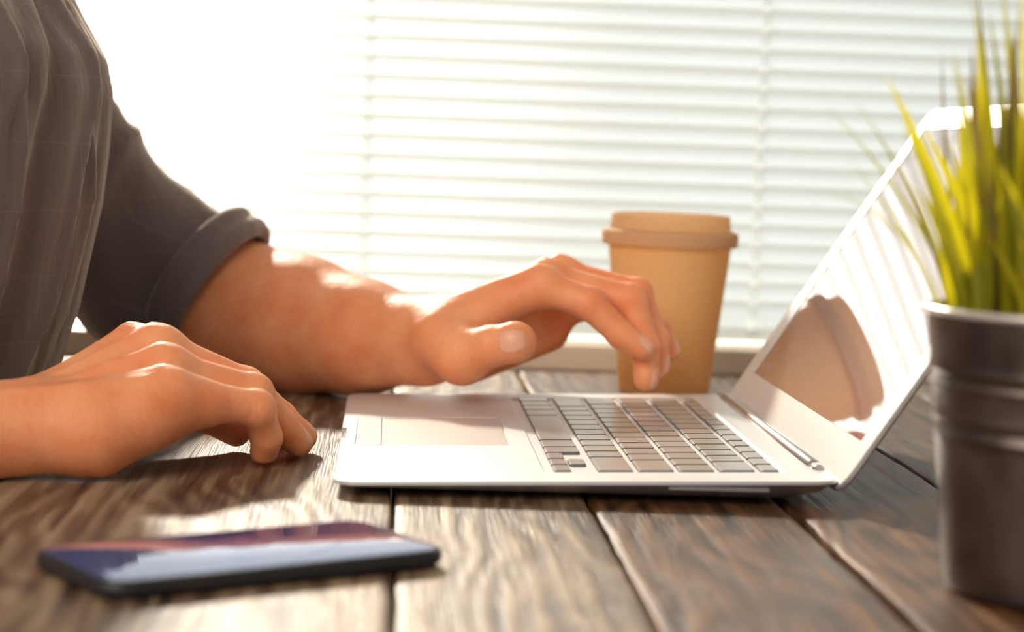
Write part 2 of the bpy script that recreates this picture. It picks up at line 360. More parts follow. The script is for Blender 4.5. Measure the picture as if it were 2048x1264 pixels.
for (u0, u1, v0, v1) in KEYS:
    kk = (round(u1-u0, 5), round(v1-v0, 5))
    if kk not in cache:
        a, b2 = kk; rr = []
        for ins, z in ((-.0002, -.00075), (0, .0002), (.0003, .0005), (.0007, .0006)):
            rr.append([(x, y, z) for x, y in rrect(ins, a-ins, ins, b2-ins, .0014, 2)])
        o = rings('key', rr, M['key'], lap, smooth=False); cache[kk] = o.data; o.data.materials.append(M['key_shade'])
        for f in o.data.polygons:
            if f.index < 2*len(rr[0]): f.material_index = 1
    else: o = link('key', cache[kk], None, lap)
    o.location = (u0, v0, dz(u0)); o.rotation_euler = (0, -TI, 0)
q = [[(x, y, z) for x, z in rrect(.152, .198, .0072, .0090, .0005, 2)] for y in (.0020, .0042)]
rings('port_door', q, M['hinge'], lap, smooth=False)
# hinge bar
def cyl(name, p0, p1, r0, r1, mt, par, n=20, smooth=True):
    p0 = Vector(p0); p1 = Vector(p1); d = (p1-p0).normalized(); a = d.orthogonal().normalized(); b_ = d.cross(a)
    rr = []
    for p, r in ((p0, r0*.86), (p0+d*r0*.2, r0), (p1-d*r1*.2, r1), (p1, r1*.86)): rr.append([tuple(p+a*r*math.cos(2*math.pi*j/n)+b_*r*math.sin(2*math.pi*j/n)) for j in range(n)])
    o = rings(name, rr, mt, par); sharp(o, 40); return o
cyl('hinge', (.2272, .046, dz(.2272)-.0004), (.2272, .306, dz(.2272)-.0004), .0034, .0034, M['hinge'], lap)
for v0 in (.034, .312): cyl('hinge_cap', (.2274, v0, dz(.2272)-.0008), (.2274, v0+.0085, dz(.2272)-.0008), .0030, .0030, M['hinge'], lap)
for u, v in ((.035, .04), (.035, .285), (.2, .04), (.2, .285)): cyl('rubber_foot', (u, v, .0003), (u, v, .0030), .006, .006, M['rubber'], lap)
# lid
AL = math.radians(57)
lid_org = Vector((.2312, 0, .0118)); ev = Vector((math.cos(AL), 0, math.sin(AL))); nv = Vector((-math.sin(AL), 0, math.cos(AL)))
def LP(s, v, d): p = lid_org+ev*s+nv*d; return (p.x, v, p.z)
rr = []
for ins, d in ((.0215, -.0001), (.0008, 0), (0, -.0005), (0, -.0020), (.0012, -.0032), (.006, -.0046), (.02, -.0056), (.05, -.0060)):
    if ins == .0215: continue
    rr.append([LP(s, v, d) for s, v in rrect(-.0045+ins, .2150-ins, ins, .325-ins, max(.0125-ins*.4, .004), 8)])
S0, S1, V0, V1 = .0212, .1990, .0178, .3035
bm = bmesh.new(); lv = [[bm.verts.new(p) for p in r] for r in rr]; n = len(lv[0])
for a, b2 in zip(lv, lv[1:]):
    for j in range(n): bm.faces.new((a[j], a[(j+1) % n], b2[(j+1) % n], b2[j]))
bm.faces.new(lv[-1]); h = rrect(S0, S1, V0, V1, .001, 2); hv = [bm.verts.new(LP(s, v, 0)) for s, v in h]; lo = [bm.verts.new(LP(s, v, -.0012)) for s, v in h]; m_ = len(hv)
edges = [bm.edges.get((lv[0][j], lv[0][(j+1) % n])) for j in range(n)]+[bm.edges.new((hv[j], hv[(j+1) % m_])) for j in range(m_)]
for j in range(m_): bm.faces.new((hv[j], hv[(j+1) % m_], lo[(j+1) % m_], lo[j]))
bm.faces.new(lo); bmesh.ops.triangle_fill(bm, use_beauty=True, edges=edges)
lid = bmobj('lid', bm, M['alu'], lap); lid['label'] = 'silver display lid leaning back'
q = [[LP(s, v, d) for s, v in rrect(S0+.0003, S1-.0003, V0+.0003, V1-.0003, .001, 2)] for d in (-.0011, -.0004)]
o = rings('screen', q, M['screen'], lid, smooth=False); o['label'] = 'glossy screen glass reflecting the blind and the hand'
sharp(lid, 25); sharp(base, 25)

# ------------------------------------------------------------------ paper cup
cup = empty('paper_cup', (.2075, .436, TB), 'tan takeaway paper cup with a lid behind the laptop', 'cup')
H = .1065
lathe('body', [(.0285, .0015), (.0295, 0), (.0300, .003), (.0415, H), (.0408, H), (.0292, .004), (.0001, .004)], M['cup'], cup, cap0=True, cap1=False)
lathe('rim', [(.0412+.0014*math.cos(a), H-.001+.0014*math.sin(a)) for a in np.linspace(0, 2*math.pi, 10)[:-1]], M['cup'], cup, closed=True)
lathe('cup_lid', [(.0432, H-.0085), (.0448, H-.008), (.0452, H-.0015), (.0445, H+.0008), (.0415, H+.0018), (.0400, H+.0022), (.0392, H+.0105), (.0384, H+.0120), (.0365, H+.0124), (.0350, H+.0105), (.0340, H+.0072), (.0001, H+.0068)], M['cup_lid'], cup, cap0=False, cap1=False)['label'] = 'raised tan plastic lid'

# ------------------------------------------------------------------ phone
ph = empty('smartphone', (-.0285, -.156, TB), 'dark smartphone lying face up on the planks in front of the laptop', 'phone', rz=math.radians(32))

Lx, Ly = .0705, .0345
rr = []
for ins, z in ((.0035, .0002), (.0008, .0014), (0, .0030), (0, .0055), (.0006, .0068), (.0014, .0073), (.0022, .0073), (.0022, .0070)):
    rr.append([(x, y, z) for x, y in rrect(-Lx+ins, Lx-ins, -Ly+ins, Ly-ins, .0105-ins*.5, 8)])
o = rings('case', rr, M['phone'], ph); sharp(o, 50)
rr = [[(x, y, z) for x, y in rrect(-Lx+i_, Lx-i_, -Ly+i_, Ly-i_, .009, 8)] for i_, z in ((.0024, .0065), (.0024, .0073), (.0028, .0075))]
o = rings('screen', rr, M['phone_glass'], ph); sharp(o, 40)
box('volume_button', -.045, -.030, -.0345, -.0338, .0035, .0050, M['steel'], ph, .0002)
box('power_button', .020, .030, .0338, .0345, .0035, .0050, M['steel'], ph, .0002)
o = box('speaker_slot', .0610, .0618, -.006, .006, .00752, .00756, M['dark'], ph)

# ------------------------------------------------------------------ potted grass
PC = Vector((.2760, -.166, TB))
pot = empty('potted_grass', PC, 'artificial yellow green grass in a ribbed galvanised metal pot at the right edge', 'plant')
pr = [(.0385, .0002), (.0410, .0015)]
for z in np.linspace(.004, .104, 60):
    r = .0415+(.0530-.0415)*(z/.104)
    for zc in (.0600, .0660, .0780, .0840): r += .0008*math.exp(-((z-zc)/.0016)**2)
    for zc in (.0630, .0810): r -= .0006*math.exp(-((z-zc)/.0016)**2)
    pr.append((r, z))
pr += [(.0515, .104), (.0500, .092), (.0001, .090)]
lathe('pot', pr, M['pot'], pot, n=96, cap1=False)
lathe('rim', [(.0533+.0016*math.cos(a), .1055+.0016*math.sin(a)) for a in np.linspace(0, 2*math.pi, 12)[:-1]], M['pot_rim'], pot, n=96, closed=True)
bm = bmesh.new(); bmesh.ops.create_circle(bm, cap_ends=True, segments=48, radius=.0502); bmesh.ops.subdivide_edges(bm, edges=bm.edges, cuts=3, use_grid_fill=True)
for v in bm.verts: v.co.z = .0925+rng.uniform(-.001, .0015)
bmobj('soil', bm, M['soil'], pot)
def blade(base_, ctrl, tip, w, mt, curl=.25, n=12):
    base_, ctrl, tip = map(Vector, (base_, ctrl, tip)); V = []; Fc = []
    side = (tip-base_).cross(Vector((random.uniform(-.3, .3), -1, random.uniform(-.2, .2)))).normalized()
    for i in range(n+1):
        t_ = i/n; p = base_*(1-t_)**2+ctrl*2*t_*(1-t_)+tip*t_*t_
        ww = w*(.55+.9*t_*(1-t_)*1.4)*(1-t_**3)+.00008
        d = (ctrl-base_).lerp(tip-ctrl, t_).normalized(); nn = side.cross(d).normalized()
        V += [p-side*ww/2, p+nn*ww*curl, p+side*ww/2]
    for i in range(n):
        a = i*3; Fc += [(a, a+1, a+4, a+3), (a+1, a+2, a+5, a+4)]
    return link('blade', mesh('blade', V, Fc), mt, pot, True)
# blades with their own places (relative to the pot foot)
SPEC = [((-0.032,-0.000,0.092),(-0.048,-0.000,0.146),(-0.075,-0.000,0.191),0.0075,0),
 ((-0.024,0.006,0.092),(-0.035,0.012,0.142),(-0.058,0.016,0.176),0.0065,0),
 ((-0.040,-0.007,0.092),(-0.052,-0.015,0.141),(-0.072,-0.019,0.172),0.0055,1),
 ((-0.039,0.008,0.092),(-0.046,0.015,0.136),(-0.093,0.020,0.180),0.0022,1),
 ((-0.038,0.010,0.092),(-0.046,0.020,0.140),(-0.082,0.026,0.184),0.002,1),
 ((-0.042,0.005,0.092),(-0.049,0.010,0.133),(-0.076,0.013,0.173),0.0018,2),
 ((-0.045,-0.000,0.092),(-0.059,-0.000,0.142),(-0.097,-0.000,0.148),0.0016,1),
 ((-0.044,0.009,0.092),(-0.048,0.018,0.123),(-0.083,0.023,0.161),0.0016,1),
 ((-0.035,0.015,0.092),(-0.044,0.030,0.159),(-0.044,0.039,0.204),0.0022,2),
 ((-0.027,-0.000,0.092),(-0.030,-0.000,0.159),(-0.045,-0.000,0.223),0.005,1),
 ((-0.022,0.007,0.092),(-0.029,0.014,0.172),(-0.039,0.018,0.232),0.0035,2),
 ((-0.023,-0.005,0.092),(-0.028,-0.010,0.165),(-0.042,-0.013,0.215),0.005,1),
 ((-0.018,-0.000,0.092),(-0.024,-0.000,0.173),(-0.034,-0.000,0.230),0.005,1),
 ((-0.026,0.010,0.092),(-0.032,0.020,0.165),(-0.038,0.026,0.195),0.0032,2),
 ((-0.015,0.005,0.092),(-0.016,0.010,0.165),(-0.023,0.013,0.228),0.0055,0),
 ((-0.032,0.010,0.092),(-0.033,0.020,0.140),(-0.043,0.026,0.168),0.006,0),
 ((-0.031,-0.006,0.092),(-0.037,-0.012,0.134),(-0.047,-0.016,0.166),0.006,0),
 ((-0.022,-0.000,0.092),(-0.027,-0.000,0.137),(-0.034,-0.000,0.174),0.0065,0),
 ((-0.019,-0.007,0.092),(-0.025,-0.015,0.138),(-0.032,-0.019,0.177),0.0065,0),
 ((-0.039,-0.000,0.092),(-0.044,-0.000,0.124),(-0.056,-0.000,0.146),0.006,0),
 ((-0.043,-0.005,0.092),(-0.049,-0.010,0.121),(-0.057,-0.013,0.137),0.005,0),
 ((-0.034,0.005,0.092),(-0.039,0.010,0.127),(-0.044,0.013,0.149),0.006,1),
 ((-0.043,-0.000,0.092),(-0.047,-0.000,0.116),(-0.051,-0.000,0.127),0.0045,0),
 ((-0.012,-0.000,0.092),(-0.013,-0.000,0.156),(-0.011,-0.000,0.210),0.005,1),
 ((-0.003,0.005,0.092),(-0.003,0.010,0.166),(0.008,0.013,0.218),0.005,0),
 ((0.003,-0.000,0.092),(0.005,-0.000,0.157),(0.022,-0.000,0.200),0.006,1),
 ((0.010,-0.000,0.092),(0.019,-0.000,0.145),(0.040,-0.000,0.175),0.006,0),
 ((0.009,-0.005,0.092),(0.011,-0.010,0.157),(0.024,-0.013,0.207),0.004,1)]
for bs, ct, tp, w_, mi in SPEC: blade(bs, ct, tp, w_, M['leaf%d' % mi])
for k in range(190):
    a = random.uniform(0, 2*math.pi); r0 = .043*math.sqrt(random.random()); lean = random.random()**1.3
    hgt = random.uniform(.04, .105)*(1.25-.5*lean); out_ = r0+.004+lean*random.uniform(.008, .030)
    a2 = a+random.uniform(-.4, .4)
    bs = (r0*math.cos(a), r0*math.sin(a), .091); tp = (out_*math.cos(a2), out_*math.sin(a2), .091+hgt)
    ct = (bs[0]*.6+tp[0]*.35, bs[1]*.6+tp[1]*.35, .091+hgt*.6)
    blade(bs, ct, tp, random.uniform(.0038, .0075), M['leaf%d' % random.choice((0, 0, 0, 0, 1, 2))])

# ------------------------------------------------------------------ person: distance field bodies turned into smooth continuous skin
def smin(a, b, k):
    h = np.maximum(k-np.abs(a-b), 0)/k; return np.minimum(a, b)-h*h*k*.25
def smax(a, b, k): return -smin(-a, -b, k)
def cone(P, a, b, ra, rb):
    a = np.asarray(a, np.float32); b = np.asarray(b, np.float32); ab = b-a; L2 = float(ab@ab)+1e-12
    t_ = np.clip(((P-a)@ab)/L2, 0, 1); d = P-a-t_[..., None]*ab
    return np.sqrt((d*d).sum(-1))-(ra+(rb-ra)*t_)
def ell(P, c, r): 
    q = (P-np.asarray(c, np.float32))/np.asarray(r, np.float32); l = np.sqrt((q*q).sum(-1)); return (l-1)*min(r)
def nets(f, lo, hi, h):
    lo = np.array(lo, np.float32); n = np.ceil((np.array(hi)-lo)/h).astype(int)+1
    ax = [lo[i]+h*np.arange(n[i], dtype=np.float32) for i in range(3)]
    Vv = np.empty(n, np.float32)
    for i0 in range(0, n[0], 24):
        G = np.stack(np.meshgrid(ax[0][i0:i0+24], ax[1], ax[2], indexing='ij'), -1); Vv[i0:i0+24] = f(G)
    ins = Vv < 0
    c = sum(ins[i:n[0]-1+i, j:n[1]-1+j, k:n[2]-1+k].astype(np.int8) for i in (0, 1) for j in (0, 1) for k in (0, 1))
    act = (c > 0) & (c < 8); idx = np.argwhere(act); ID = -np.ones(act.shape, np.int64); ID[act] = np.arange(len(idx))
    acc = np.zeros((len(idx), 3)); cnt = np.zeros(len(idx))
    cs = [(i, j, k) for i in (0, 1) for j in (0, 1) for k in (0, 1)]
    val = {q: Vv[idx[:, 0]+q[0], idx[:, 1]+q[1], idx[:, 2]+q[2]] for q in cs}
    for q in cs:
        for a in range(3):
            if q[a]: continue
            q2 = list(q); q2[a] = 1; q2 = tuple(q2); va, vb = val[q], val[q2]; m_ = (va < 0) != (vb < 0)
            t_ = np.where(m_, va/np.where(m_, va-vb, 1), 0)
            for d in range(3): acc[:, d] += np.where(m_, q[d]+(t_ if d == a else 0), 0)
            cnt += m_
    Vt = lo+(idx+acc/cnt[:, None])*h
    Q = []
    for a in range(3):
        b_, c_ = (a+1) % 3, (a+2) % 3
        s0 = [slice(None)]*3; s1 = [slice(None)]*3; s0[a] = slice(0, -1); s1[a] = slice(1, None)
        A = ins[tuple(s0)]; B = ins[tuple(s1)]; E = np.argwhere(A != B)
        ok = (E[:, b_] > 0) & (E[:, c_] > 0) & (E[:, b_] < n[b_]-1) & (E[:, c_] < n[c_]-1); E = E[ok]
        fl = A[E[:, 0], E[:, 1], E[:, 2]]
        def g(db, dc):
            e = E.copy(); e[:, b_] -= db; e[:, c_] -= dc; return ID[e[:, 0], e[:, 1], e[:, 2]]
        q = np.stack([g(1, 1), g(0, 1), g(0, 0), g(1, 0)], 1); q[~fl] = q[~fl][:, ::-1]; Q.append(q)
    return Vt, np.concatenate(Q)
def npmesh(name, Vt, Q):
    me = bpy.data.meshes.new(name); me.vertices.add(len(Vt)); me.vertices.foreach_set('co', np.asarray(Vt, np.float32).ravel())
    me.loops.add(Q.size); me.loops.foreach_set('vertex_index', Q.ravel().astype(np.int32)); me.polygons.add(len(Q))
    me.polygons.foreach_set('loop_start', np.arange(0, Q.size, 4, dtype=np.int32)); me.polygons.foreach_set('use_smooth', np.ones(len(Q), bool))
    me.update(calc_edges=True); me.validate(); return me

# joint positions in metres (z above the desk top)
LH = {'elbow':(-.1388,.4600,.0500),'f1':(-.0731,.4250,.0450),'f2':(-.0327,.3920,.0415),'f3':(.0060,.3550,.0385),'wrist':(.0455,.3180,.0409),'imc':(.0610,.3000,.0557),'mcb':(.0617,.3180,.0511),'rcb':(.0623,.3320,.0453),'pcb':(.0628,.3420,.0382),
 'ix':(.1134,.2950,.0771),'ix1':(.1407,.2880,.0693),'ix2':(.1602,.2840,.0513),'ix3':(.1725,.2820,.0436),'md':(.1193,.3150,.0798),'md1':(.1666,.3020,.0708),'md2':(.1766,.2960,.0432),'md3':(.1769,.2920,.0251),
 'rg':(.1286,.3370,.0814),'rg1':(.1730,.3220,.0738),'rg2':(.1851,.3140,.0463),'rg3':(.1864,.3100,.0309),'pk':(.1301,.3560,.0599),'pk1':(.1724,.3450,.0646),'pk2':(.1906,.3360,.0492),'pk3':(.1964,.3320,.0378),
 't0':(.0552,.2900,.0445),'t1':(.0666,.2720,.0373),'t2':(.0830,.2570,.0451),'t3':(.0954,.2500,.0482),'hy1':(.0756,.3450,.0290),'hy2':(.1230,.3560,.0455)}
RH = {'elbow':(-.3810,-.0300,.0330),'f1':(-.2589,.0100,.0230),'wrist':(-.1644,.0280,.0195),'ix':(-.1011,.1050,.0518),'ix1':(-0.0618,0.1350,0.0302),'ix2':(-0.0407,0.1480,0.0162),'ix3':(-0.0290,0.1520,0.0060),
 'md':(-.0882,.0900,.0530),'md1':(-.0472,.1050,.0355),'md2':(-.0303,.1210,.0186),'md3':(-.0187,.1290,.0080),'rg':(-.0816,.0680,.0461),'rg1':(-.0421,.0850,.0349),'rg2':(-.0283,.0990,.0176),'rg3':(-.0200,.1070,.0080),
 'pk':(-.0785,.0480,.0379),'pk1':(-.0393,.0700,.0296),'pk2':(-.0344,.0790,.0146),'pk3':(-.0359,.0830,.0074),'t0':(-.1445,.0600,.0200),'t1':(-0.1071,0.0950,0.0233),'t2':(-0.0709,0.1250,0.0222),'t3':(-0.0527,0.1280,0.0103),
 'hy1':(-.1396,.0320,.0205),'hy2':(-.1110,.0360,.0210),'hy3':(-.0900,.0420,.0275)}
def finger(P, D, f, rs, k=.004):
    d = cone(P, D[f], D[f+'1'], rs[0], rs[1]); d = smin(d, cone(P, D[f+'1'], D[f+'2'], rs[1], rs[2]), k*.6)
    d = smin(d, cone(P, D[f+'2'], D[f+'3'], rs[2], rs[3]), k*.6)
    d = smin(d, cone(P, D[f+'1'], D[f+'1'], rs[1]*1.06, rs[1]*1.06), .003)
    return d
def lerp(a, b, t_): return tuple(np.array(a)*(1-t_)+np.array(b)*t_)
def add(a, b): return tuple(np.array(a)+np.array(b))
def hand_l(P):
    D = LH
    arm = cone(P, D['elbow'], D['f1'], .043, .0425); arm = smin(arm, cone(P, D['f1'], D['f2'], .0435, .0400), .02)
    arm = smin(arm, cone(P, D['f2'], D['f3'], .0400, .0320), .02); arm = smin(arm, cone(P, D['f3'], D['wrist'], .0320, .0235), .02)
    palm = cone(P, D['wrist'], lerp(D['wrist'], D['md'], .3), .0235, .017)
    for a, b, ra, rb in (('imc', 'ix', .013, .0112), ('mcb', 'md', .0135, .0115), ('rcb', 'rg', .013, .0108), ('pcb', 'pk', .013, .0100)):
        palm = smin(palm, cone(P, D[a], D[b], ra, rb), .010)
    palm = smin(palm, cone(P, D['hy1'], D['hy2'], .0155, .0125), .012)
    palm = smin(palm, cone(P, D['t0'], D['t1'], .0190, .0165), .010)
    palm = smin(palm, cone(P, lerp(D['t1'], D['t0'], .2), lerp(D['imc'], D['ix'], .45), .0120, .0085), .010)  # web of the thumb
    for f in ('ix', 'md', 'rg', 'pk'):    # knuckles and tendons
        palm = smin(palm, cone(P, add(D[f], (0, 0, .003)), add(D[f], (0, 0, .003)), .0100, .0100), .004)
    for a, b in (('imc', 'ix'), ('mcb', 'md'), ('rcb', 'rg')):
        palm = smin(palm, cone(P, add(D[a], (0, 0, .0115)), add(D[b], (-.004, 0, .0105)), .0016, .0020), .006)
    d = smin(arm, palm, .016)
    fs = None
    for f, rs in (('ix', (.0105, .0093, .0082, .0068)), ('md', (.0108, .0094, .0083, .0074)), ('rg', (.0102, .0088, .0076, .0068)), ('pk', (.0092, .0078, .0068, .0060))):
        g = finger(P, D, f, rs); fs = g if fs is None else smin(fs, g, .0016)
    d = smin(d, fs, .006)
    th = cone(P, D['t1'], D['t2'], .0150, .0112); th = smin(th, cone(P, D['t2'], D['t3'], .0112, .0104), .005); th = smin(th, ell(P, add(D['t3'], (.0005, 0, .0003)), (.0118, .0100, .0116)), .004)
    d = smin(d, th, .006)
    return d
def hand_r(P):
    D = RH
    arm = cone(P, D['elbow'], D['f1'], .035, .0290); arm = smin(arm, cone(P, D['f1'], D['wrist'], .0265, .0200), .02)
    arm = smin(arm, cone(P, add(D['f1'], (0, .012, 0)), add(D['wrist'], (0, .022, .000)), .022, .0175), .012)
    palm = cone(P, D['wrist'], lerp(D['wrist'], D['md'], .3), .0200, .015)
    W0 = D['wrist']
    for k_, (f, ra, rb) in enumerate((('ix', .0125, .0125), ('md', .0135, .0125), ('rg', .0135, .0115), ('pk', .0135, .0105))):
        s = add(W0, (.016, .032-.009*k_, .004-.001*k_)); palm = smin(palm, cone(P, s, D[f], ra-.002, rb), .010)
        palm = smin(palm, cone(P, add(D[f], (0, -.001, .0025)), add(D[f], (0, -.001, .0025)), .0112, .0112), .004)
        palm = smin(palm, cone(P, add(s, (0, 0, .0130)), add(D[f], (-.004, -.0015, .0112)), .0014, .0028), .0040)
    # pinky-side tendon ridge and a vein across the back
    palm = smin(palm, cone(P, add(W0, (-.012, -.012, .0150)), add(D['pk'], (-.003, -.007, .0075)), .0012, .0020), .004)
    palm = smin(palm, cone(P, add(W0, (.020, .004, .0150)), add(D['rg'], (-.020, -.004, .0065)), .0012, .0014), .003)
    palm = smin(palm, cone(P, D['hy1'], D['hy2'], .0195, .0185), .012); palm = smin(palm, cone(P, D['hy2'], D['hy3'], .0185, .0145), .012)
    palm = smin(palm, cone(P, D['t0'], D['t1'], .0175, .0150), .012)
    palm = smin(palm, cone(P, D['hy3'], add(lerp(D['pk'], D['pk1'], .35), (0, 0, -.003)), .0140, .0105), .010)
    d = smin(arm, palm, .014)
    fs = None
    for f, rs in (('ix', (.0105, .0093, .0082, .0072)), ('md', (.0112, .0096, .0084, .0072)), ('rg', (.0106, .0096, .0082, .0070)), ('pk', (.0100, .0088, .0076, .0068))):
        g = finger(P, D, f, rs); fs = g if fs is None else smin(fs, g, .0016)
    d = smin(d, fs, .007)
    th = cone(P, D['t1'], D['t2'], .0135, .0110); th = smin(th, cone(P, D['t2'], D['t3'], .0105, .0080), .005); d = smin(d, th, .006)
    return smax(d, .0004-P[..., 2], .002)   # flesh flattened where it rests on the desk

SX, SY = -.300, .205      # torso axis
TZ = np.array([-.30, -.10, .000, .024, .06, .11, .15, .18, .20, .23, .28, .34, .40, .44, .48])
TF = np.array([-.222, -.220, -.214, -.152, -.1425, -.1375, -.1335, -.132, -.136, -.153, -.175, -.200, -.235, -.262, -.285])   # front of the shirt
TA = np.array([.15, .14, .135, .135, .14, .145, .148, .152, .155, .155, .150, .145, .125, .095, .06])
TBv = np.array([.17, .165, .16, .16, .165, .175, .185, .19, .195, .20, .205, .205, .19, .14, .07])
SHL, SHR = (-.315, .385, .385), (-.335, .010, .385)
def torso(P, off=0.0):
    z = P[..., 2]; a = np.interp(z, TZ, TA)-off; f = np.interp(z, TZ, TF)-off-np.interp(z, (.05, .12), (.0085, .0015)); b = np.interp(z, TZ, TBv)-off
    cx = f-a; q = np.sqrt(((P[..., 0]-cx)/a)**2+((P[..., 1]-SY)/b)**2); d = (q-1)*np.minimum(a, b)
    return smax(d, z-.47, .03)
def ripple(P):
    x, y, z = P[..., 0], P[..., 1], P[..., 2]
    w = 1.2*np.sin(17*z+3*y)+.5*np.sin(41*z+1.3)
    f = .0030*np.sin(85*y+w)+.0022*np.sin(143*y+1.7*w+1+20*x)+.0014*np.sin(230*y+2.5*w)
    r1 = .004*np.exp(-((y-.155-.12*(z-.1)+.004*np.sin(60*z))/.004)**2)+.0035*np.exp(-((y-.105+.10*(z-.1))/.0035)**2)+.003*np.exp(-((y-.06+.25*(z-.15))/.004)**2)
    r2 = .0030*np.exp(-((y-.03-.18*(z-.05)-.006*np.sin(38*z))/.0035)**2)+.0032*np.exp(-((y-.19+.16*(z-.12)+.005*np.sin(45*z))/.004)**2)+.0028*np.exp(-((y-.085-.05*z-.004*np.sin(70*z))/.003)**2)+.0024*np.exp(-((y+.0-.3*(z-.1))/.0035)**2)
    return f*.8+r1+r2
LE = (-.1420, .4400, .0740)
def sleeve_l(P):
    d = cone(P, (-.385, .390, .370), (-.255, .420, .212), .070, .060); d = smin(d, cone(P, (-.255, .420, .212), LE, .060, .0500), .03)
    d = smin(d, cone(P, LE, (-.098, .435, .061), .0485, .0480), .02)
    x, y, z = P[..., 0], P[..., 1], P[..., 2]
    s_ = x*.76-z*.65; u_ = x*.65+z*.76
    d = d+.0020*np.sin(70*s_+2*np.sin(30*u_)+20*y)+.0013*np.sin(120*u_+3*np.sin(34*s_)+40*y)-.0045*np.exp(-((s_+.195+.35*(u_+.02))/.005)**2)
    ax = np.array([.80, -.25, -.52]); ax = ax/np.linalg.norm(ax); pl = (P-np.array((-.0930, .42, .0640)))@ax
    return smax(d, pl, .003)
def cuff_f(P):
    ax = np.array([.80, -.25, -.52]); ax = ax/np.linalg.norm(ax); C0 = np.array((-.0930, .4250, .0640)); q = P-C0; t_ = q@ax; r = np.sqrt(np.maximum((q*q).sum(-1)-t_*t_, 0))
    rad = .0505+.0008*np.sin(120*P[..., 1])+.0009*np.sin(5*t_/.01)
    d = np.abs(r-rad+.0030)-.0042
    return smax(d, np.abs(t_+.002)-.013, .004)
def sleeve_r(P):
    d = cone(P, (-.335, .010, .370), (-.385, -.010, .190), .068, .058); d = smin(d, cone(P, (-.385, -.010, .190), (-.400, -.030, .060), .058, .050), .03)
    d = smin(d, cone(P, (-.400, -.030, .060), (-.340, -.018, .046), .050, .0440), .02)
    x, y, z = P[..., 0], P[..., 1], P[..., 2]
    return smax(d+.002*np.sin(90*z+3*np.sin(40*y)), -(z-.002), .003)
def shirt_f(P):
    d = torso(P)-ripple(P)*np.clip((.42-P[..., 2])/.1, 0, 1)
    d = smin(d, sleeve_l(P), .012); d = smin(d, sleeve_r(P), .02)
    d = smax(d, -(cone(P, (-.33, SY, .40), (-.32, SY, .60), .052, .055)), .004)
    return smax(d, -.22-P[..., 2], .002)
def body_f(P):
    d = torso(P, .014); d = smin(d, cone(P, (-.385, .390, .365), LE, .050, .036), .02); d = smin(d, cone(P, (-.335, .010, .370), (-.395, -.028, .075), .048, .036), .02)
    d = smin(d, cone(P, (-.395, -.028, .075), (-.36, -.022, .036), .036, .034), .02); d = smin(d, cone(P, LE, (-.12, .445, .05), .040, .040), .02)
    d = smin(d, cone(P, (-.335, SY, .42), (-.315, SY, .57), .056, .052), .03)
    H_ = (-.295, SY, .665)
    hd = ell(P, add(H_, (-.010, 0, .025)), (.098, .077, .100)); hd = smin(hd, ell(P, add(H_, (.035, 0, -.045)), (.062, .055, .070)), .03)
    hd = smin(hd, cone(P, add(H_, (.086, 0, .020)), add(H_, (.108, 0, -.018)), .008, .012), .012)
    hd = smin(hd, ell(P, add(H_, (.088, 0, -.052)), (.012, .025, .009)), .008)
    for s in (-1, 1): hd = smin(hd, ell(P, add(H_, (-.012, s*.078, -.005)), (.020, .009, .033)), .006); hd = smax(hd, -ell(P, add(H_, (.090, s*.031, .018)), (.014, .016, .011)), .010)
    return smax(smin(d, hd, .02), -.22-P[..., 2], .004)
person = empty('person', (SX, SY, TB), 'person in a dark shirt with rolled sleeves reaching over the laptop keyboard', 'person')
Z = np.array([SX, SY, 0])
def part(parts): 
    Vs, Qs, k_ = [], [], 0
    for V_, Q_ in parts: Vs.append(V_-Z); Qs.append(Q_+k_); k_ += len(V_)
    return np.concatenate(Vs), np.concatenate(Qs)
lo_l, hi_l = (-.112, .225, -.004), (.215, .480, .105)
pl_ = nets(hand_l, lo_l, hi_l, .0016); pr_ = nets(hand_r, (-.345, -.045, -.004), (.0, .175, .085), .0016)
pb_ = nets(body_f, (-.56, -.10, -.24), (-.06, .50, .80), .009)
body = link('body', npmesh('body', *part([pl_, pr_, pb_])), M['skin'], person)
body['label'] = 'both bare forearms and hands, the near one resting on the desk'
shirt = link('shirt', npmesh('shirt', *part([nets(shirt_f, (-.57, -.11, -.23), (-.06, .52, .50), .0034)])), M['shirt'], person); shirt['label'] = 'dark grey checked cotton shirt'
o = link('cuff', npmesh('cuff', *part([nets(cuff_f, (-.15, .35, -.005), (-.03, .49, .13), .0022)])), M['shirt'], shirt); o['label'] = 'rolled up sleeve cuff'
def hair_f(P):
    H_ = (-.295, SY, .665); d = ell(P, add(H_, (-.018, 0, .035)), (.104, .084, .104)); return smax(d, -cone(P, add(H_, (.12, 0, -.06)), add(H_, (.045, 0, -.10)), .10, .10), .01)
link('hair', npmesh('hair', *part([nets(hair_f, (-.45, .08, .5), (-.16, .33, .83), .005)])), mat('brown hair', (.06, .035, .02), .6), person)
for s in (-1, 1):
    bm = bmesh.new(); bmesh.ops.create_uvsphere(bm, u_segments=20, v_segments=12, radius=.0125)
    for v in bm.verts: v.co += Vector((-.295+.080-SX, s*.031, .665+.018))
    bmobj('eye', bm, mat('eye', (.5, .48, .45), .2), person, True)
def legs_f(P):
    d = None
    for s in (-1, 1):
        g = cone(P, (-.33, SY+s*.09, -.20), (.06, SY+s*.11, -.22), .085, .065); g = smin(g, cone(P, (.06, SY+s*.11, -.22), (.05, SY+s*.11, -.68), .062, .045), .03); d = g if d is None else smin(d, g, .02)
    return smin(d, ell(P, (-.33, SY, -.17), (.13, .165, .11)), .04)
link('trousers', npmesh('trousers', *part([nets(legs_f, (-.50, -.02, -.74), (.16, .44, -.05), .012)])), M['trouser'], person)
